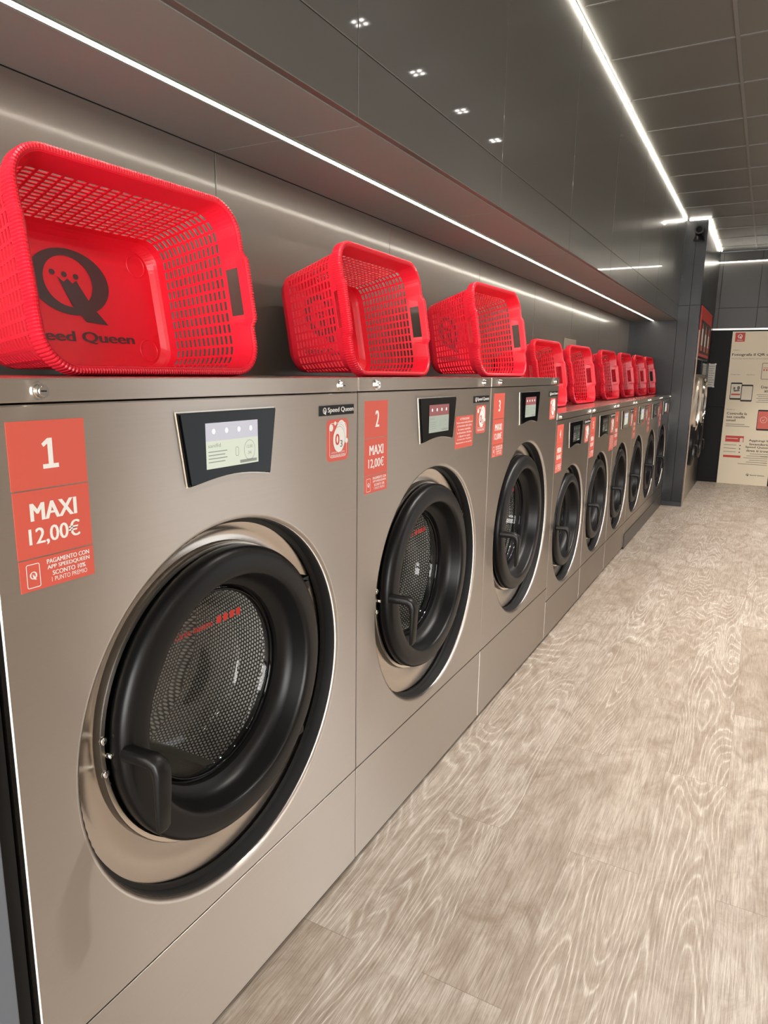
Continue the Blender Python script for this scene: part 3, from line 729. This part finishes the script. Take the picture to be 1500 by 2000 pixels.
    for sa in (1, -1):
        for sb in (1, -1):
            ca, cb = sa*(wb/2-.035), sb*(hb/2-.035); o_ = len(V); n_ = 28
            for i in range(n_):
                an = 2*pi*i/n_
                for r_, h in ((.027, .0005), (.0262, .003), (.0238, .003), (.023, .0005)): V.append(B(ca+r_*math.cos(an), cb+r_*math.sin(an), -BD+.004+h))
            for i in range(n_):
                for q in range(3): F.append((o_+i*4+q, o_+((i+1) % n_)*4+q, o_+((i+1) % n_)*4+q+1, o_+i*4+q+1))
    bm.free()
    mk('foot_rings', V, F, RED, t, True)
    pr = Print(); pr.qlogo(0.0, .032, .158, DARKP2, 0); pr.V = [(x_, y_*1.36-.007, z_) for x_, y_, z_ in pr.V]; pr.text('Speed Queen', -.138, .138, -.092, -.063, DARKP2, 0, .05)
    lg = pr.build('printed_logo', t, fn=lambda v: B(v[1], v[2], -BD+.0062+v[0]))
    lg['label'] = 'dark grey round logo and wording on the basket bottom'
    return t
DARKP2 = mat('basket_logo_ink', srgb(70, 52, 54), .35)
bk = make_basket()
bpos = [(-.138, 1.036, .036), (-.140, 2.020, -.015), (-.112, 3.013, .048), (-.170, 4.085, .03), (-.173, 4.899, .044), (-.168, 5.84, .02), (-.160, 6.57, .0), (-.150, 7.26, .0), (-.148, 7.90, .0)]
labels_b = ['red plastic laundry basket lying on its side on washer 1, dark round logo inside', 'red plastic laundry basket lying on its side on washer 2', 'red plastic laundry basket lying on its side on washer 3, last of the high ones',
            'red plastic laundry basket on the first lower washer, half hidden by the tall washers', 'red plastic laundry basket on washer 5, second of the lower baskets', 'red plastic laundry basket on washer 6, third of the lower baskets',
            'red plastic laundry basket on washer 7, third from the far corner', 'red plastic laundry basket on washer 8, between the last two neighbours', 'red plastic laundry basket on washer 9, farthest one in the niche corner']
for i, (x, y, a) in enumerate(bpos):
    b = bk if i == 0 else copy_tree(bk)
    b.location = (x, y, (1.40 if i < 3 else 1.2224)+.0042); b.rotation_euler = (0, 0, -a); b['label'] = labels_b[i]; b['group'] = 'red baskets on the washers'

# ------------------------------------------------------------------ things at the far end
cm = thing('security_camera', 'round black camera on a bracket at the top of the column', 'security camera', (.140, YC, 2.86))
box('bracket', (-.045, .045, -.02, -.0005, -.075, .045), BLACKP, cm, bev=.008)
bm = bmesh.new(); bmesh.ops.create_cone(bm, cap_ends=True, segments=28, radius1=.048, radius2=.044, depth=.11, matrix=Matrix.Translation((0, -.075, .02)) @ Matrix.Rotation(pi/2, 4, 'X')); 
sharpen(bmobj('camera_head', bm, BLACKP, cm, True))
bm = bmesh.new(); bmesh.ops.create_cone(bm, cap_ends=True, segments=24, radius1=.030, radius2=.030, depth=.004, matrix=Matrix.Translation((0, -.132, .02)) @ Matrix.Rotation(pi/2, 4, 'X')); bmobj('lens', bm, BLACKG, cm)
bm = bmesh.new(); bmesh.ops.create_cone(bm, cap_ends=True, segments=28, radius1=.056, radius2=.040, depth=.045, matrix=Matrix.Translation((0, -.055, -.055))); sharpen(bmobj('base', bm, BLACKP, cm, True))

def make_stack(label, dy, upper_chrome):
    t = thing('stacked_washer_dryer', label, 'washer dryer', (.20, dy, 0), group='stacked machines beside the column')
    box('cabinet', (-.18, 0, 0.004, .912, .0, 1.62), STEEL, t, bev=.003)
    d = revolve_x('washer_door', [(.25, .001), (.262, .012), (.258, .040), (.235, .052), (.205, .042), (.195, .010), (.190, .004), (.001, .004)], .456, .66, [BLACKP], t); sharpen(d)
    skin_bar('handle', [(.03, .23, .66), (.075, .232, .66), (.095, .233, .652), (.100, .234, .62), (.098, .234, .54)], [.011, .011, .011, .008, .006], BLACKP, d, ry=[.014]*5)
    u = revolve_x('dryer_door', [(.30, .001), (.305, .030), (.285, .050), (.262, .052), (.250, .030), (.235, .020)], .456, 1.10, [CHROME if upper_chrome else RINGM], t); sharpen(u)
    revolve_x('door_glass', [(.240, .022), (.20, .035), (.10, .042), (.001, .044)], .456, 1.10, BLACKG, u)
    box('control_panel', (.0, .006, .05, .86, 1.44, 1.60), BLACKG, t, bev=.001)
    return t
make_stack('stacked steel washer and dryer right behind the column edge', 8.275, False)
make_stack('stacked steel washer and dryer farther from the column, chrome dryer door', 9.19-.0, True) if False else None
s2 = make_stack('stacked steel washer and dryer farther from the column, with chrome upper door', 9.19, True); s2.scale = (1, .9, 1)
bm = bmesh.new(); bbox(bm, .0, .012, -.002, .028, 0, 1.90, bev=.002)
tag(bmobj('steel_edge_trim', bm, mat('pale_trim', srgb(165, 146, 134), .4, .3)), 'tall pale steel edge strip between the column and the stacked machines', 'trim').location = (.2145, 8.262, 0)
ph = thing('detergent_poster', 'red framed dark poster with three tall bottle shapes above the stacked machines', 'poster', (.2005, 8.47, 1.64))
box('panel', (0, .012, 0, 1.50, 0, .53), CORAL_D, ph, bev=.001)
pr = Print(); pr.rect(.06, 1.44, .03, .39, DARKP, .0125); pr.build('dark_field', ph)
for i in range(3):
    pr = Print(); c = .30+.45*i
    pr.poly([(c-.10, .06), (c+.10, .06), (c+.12, .22), (c+.04, .34), (c, .37), (c-.04, .34), (c-.12, .22)], CORAL, .0128)
    pr.rect(c-.09, c+.09, .12, .26 if i else .30, WHITE, .0131)
    pr.build('bottle_picture', ph)
pp = tag(box('paper_notice', (.196, .285, YB-.0032, YB-.0012, 1.28, 1.585), mat('paper', srgb(215, 212, 204), .7)), 'white paper notice taped on the black far wall beside the red poster', 'notice')
for a, b in ((.192, 1.572), (.268, 1.572), (.268, 1.275)): box('tape', (a, a+.022, YB-.0045, YB-.0033, b, b+.018), WHITE, pp)
pr = Print()
for i in range(9): pr.rect(.205, .276-.01*(i % 3), 1.55-.03*i, 1.556-.03*i, GREYP, 0)
pr.build('lettering', pp, fn=lambda v: (v[1], YB-.0034, v[2]))
tag(box('wall_plate', (XW, XW+.006, 5.42, 5.80, 1.585, 1.69), PLASTW, bev=.002), 'beige rectangular cover plate on the niche wall behind the lower baskets', 'wall plate')

# poster board standing against the far wall
po = thing('instruction_poster', 'tall cream instruction board with phones leaning on the black far wall', 'poster', (.445, YB-.034, 0))
PW_, PH_ = .605, 2.0
box('board', (0, PW_, 0, .012, 0, PH_), mat('poster_cream', srgb(240, 226, 200), .5), po, bev=.001)
BF = lambda v: (v[1], -.0006-v[0]*.5, v[2])
pr = Print(); SC = PH_/(942-648)           # metres per photo pixel down the board
def up_(v): return PH_-(v-648)*SC
K = SC/5.883
def Y(a, b, dx=0.0):      # crop pixel (706x2000 view) -> board coordinates
    v = 620+b/5.883; u = 1380+a/5.883; L = 1433-(v-648)*34/294; return ((u-L)*PW_/ (99+ (v-648)*0.0)*1.0, up_(v-(u-L)*.03))
def T(s, x0, x1, z0, z1, m, b=0.02): pr.text(s, x0, x1, z0, z1, m, 0, b)
pr.rect(.035, .150, 1.87, 1.985, CORAL_D); pr.qlogo(.092, 1.935, .06, WHITE, 1e-3); pr.rect(.06, .125, 1.885, 1.892, WHITE, 1e-3)
pr.build('logo_square', po, fn=BF); pr = Print()
T('PASSO 1', .03, .11, 1.755, 1.768, GREYP, 0)
T('Fotografa il QR code', .02, .54, 1.680, 1.722, DARKP, .03); T('Scarica l\'app Speed Queen sul tuo smartphone', .02, .50, 1.645, 1.662, GREYP, 0)
T('Google Play', .03, .14, 1.44, 1.455, GREYP, 0); T('App Store', .215, .31, 1.44, 1.455, GREYP, 0)
pr.build('headline_text', po, fn=BF); pr = Print()
pr.frame(.385, .50, 1.39, 1.60, .012, .005, DARKP); pr.rect(.40, .485, 1.535, 1.54, CORAL_D)
for i in range(3): pr.rect(.405+.03*i, .42+.03*i, 1.50, 1.52, CORAL_D)
pr.build('app_picture', po, fn=BF); pr = Print()
def phone(x, z, w, h, body, scr):
    q = Print(); q.poly(rrect(x, x+w, z, z+h, .012, 4), body, 1e-4); q.rect(x+.007, x+w-.007, z+.022, z+h-.020, scr, 5e-4); q.build('phone_picture', po, fn=BF)
CREAM = mat('poster_white', srgb(232, 222, 202), .5)
phone(.045, 1.12, .135, .225, DARKP, CREAM); phone(.175, 1.10, .135, .22, DARKP, CREAM)
pr.rect(.06, .165, 1.18, 1.20, CORAL_D, 1e-3)
pr.poly(circ(.09, 1.27, .014, .018, 14), GREYP, 1e-3); pr.poly(circ(.14, 1.275, .018, .026, 14), GREYP, 1e-3); pr.poly([(.08, 1.25), (.15, 1.25), (.16, 1.235), (.09, 1.225)], GREYP, 1.2e-3)
pr.build('person_picture', po, fn=BF); pr = Print()
T('Crea il tuo', .40, .565, 1.275, 1.310, DARKP, .03); T('account', .445, .565, 1.225, 1.258, DARKP, .03)
for i in range(5): pr.rect(.36+.02*(i % 2), .565, 1.19-.024*i, 1.196-.024*i, GREYP)
pr.build('account_text', po, fn=BF); pr = Print()
T('PASSO 3', .03, .12, .985, .998, GREYP, 0)
T('Controlla la', .035, .275, .925, .957, DARKP, .03); T('tua casella', .035, .255, .880, .912, DARKP, .03); T('email', .035, .145, .836, .866, DARKP, .03)
for i in range(2): pr.rect(.035, .26+.06*i, .795-.025*i, .802-.025*i, GREYP)
pr.build('email_text', po, fn=BF); pr = Print()
phone(.40, .73, .15, .27, DARKP, CORAL); pr.ring(.475, .87, .04, .04, .036, .036, CREAM, 1e-3); pr.poly([(.455, .87), (.47, .852), (.497, .89), (.47, .862)], CREAM, 1e-3)
pr.build('check_mark', po, fn=BF); pr = Print()
pr.rect(.05, .27, .565, .645, CORAL_D); pr.rect(.06, .20, .605, .613, CREAM, 1e-3); pr.poly(rrect(.225, .262, .56, .62, .01, 3), CREAM, 1e-3)
for i in range(3): pr.rect(.04, .19, .52-.045*i, .526-.045*i, GREYP); pr.poly(circ(.235, .52-.045*i, .008, .008, 10), DARKP)
pr.rect(.045, .255, .355, .385, CORAL_D)
pr.build('list_card', po, fn=BF); pr = Print()
T('Aggiungi la', .33, .575, .575, .608, DARKP, .03); T('lavanderia', .345, .575, .532, .562, DARKP, .03); T('Speed Queen', .30, .575, .487, .520, DARKP, .03); T('dove ti trovi', .315, .575, .444, .476, DARKP, .03)
pr.build('laundry_text', po, fn=BF); pr = Print()
for i in range(6): pr.rect(.36-.035*(i % 3)-.06*(i == 5), .575, .415-.028*i, .421-.028*i, GREYP)
pr.rect(.49, .575, .385, .392, DARKP, 5e-4); pr.rect(.53, .575, .302, .308, DARKP, 5e-4)
pr.build('small_text', po, fn=BF); pr = Print()
pr.qlogo(.36, .135, .035, DARKP); T('Speed Queen', .39, .56, .124, .144, DARKP, .04)
pr.build('footer_logo', po, fn=BF)
po.rotation_euler = (math.radians(-.6), 0, 0)
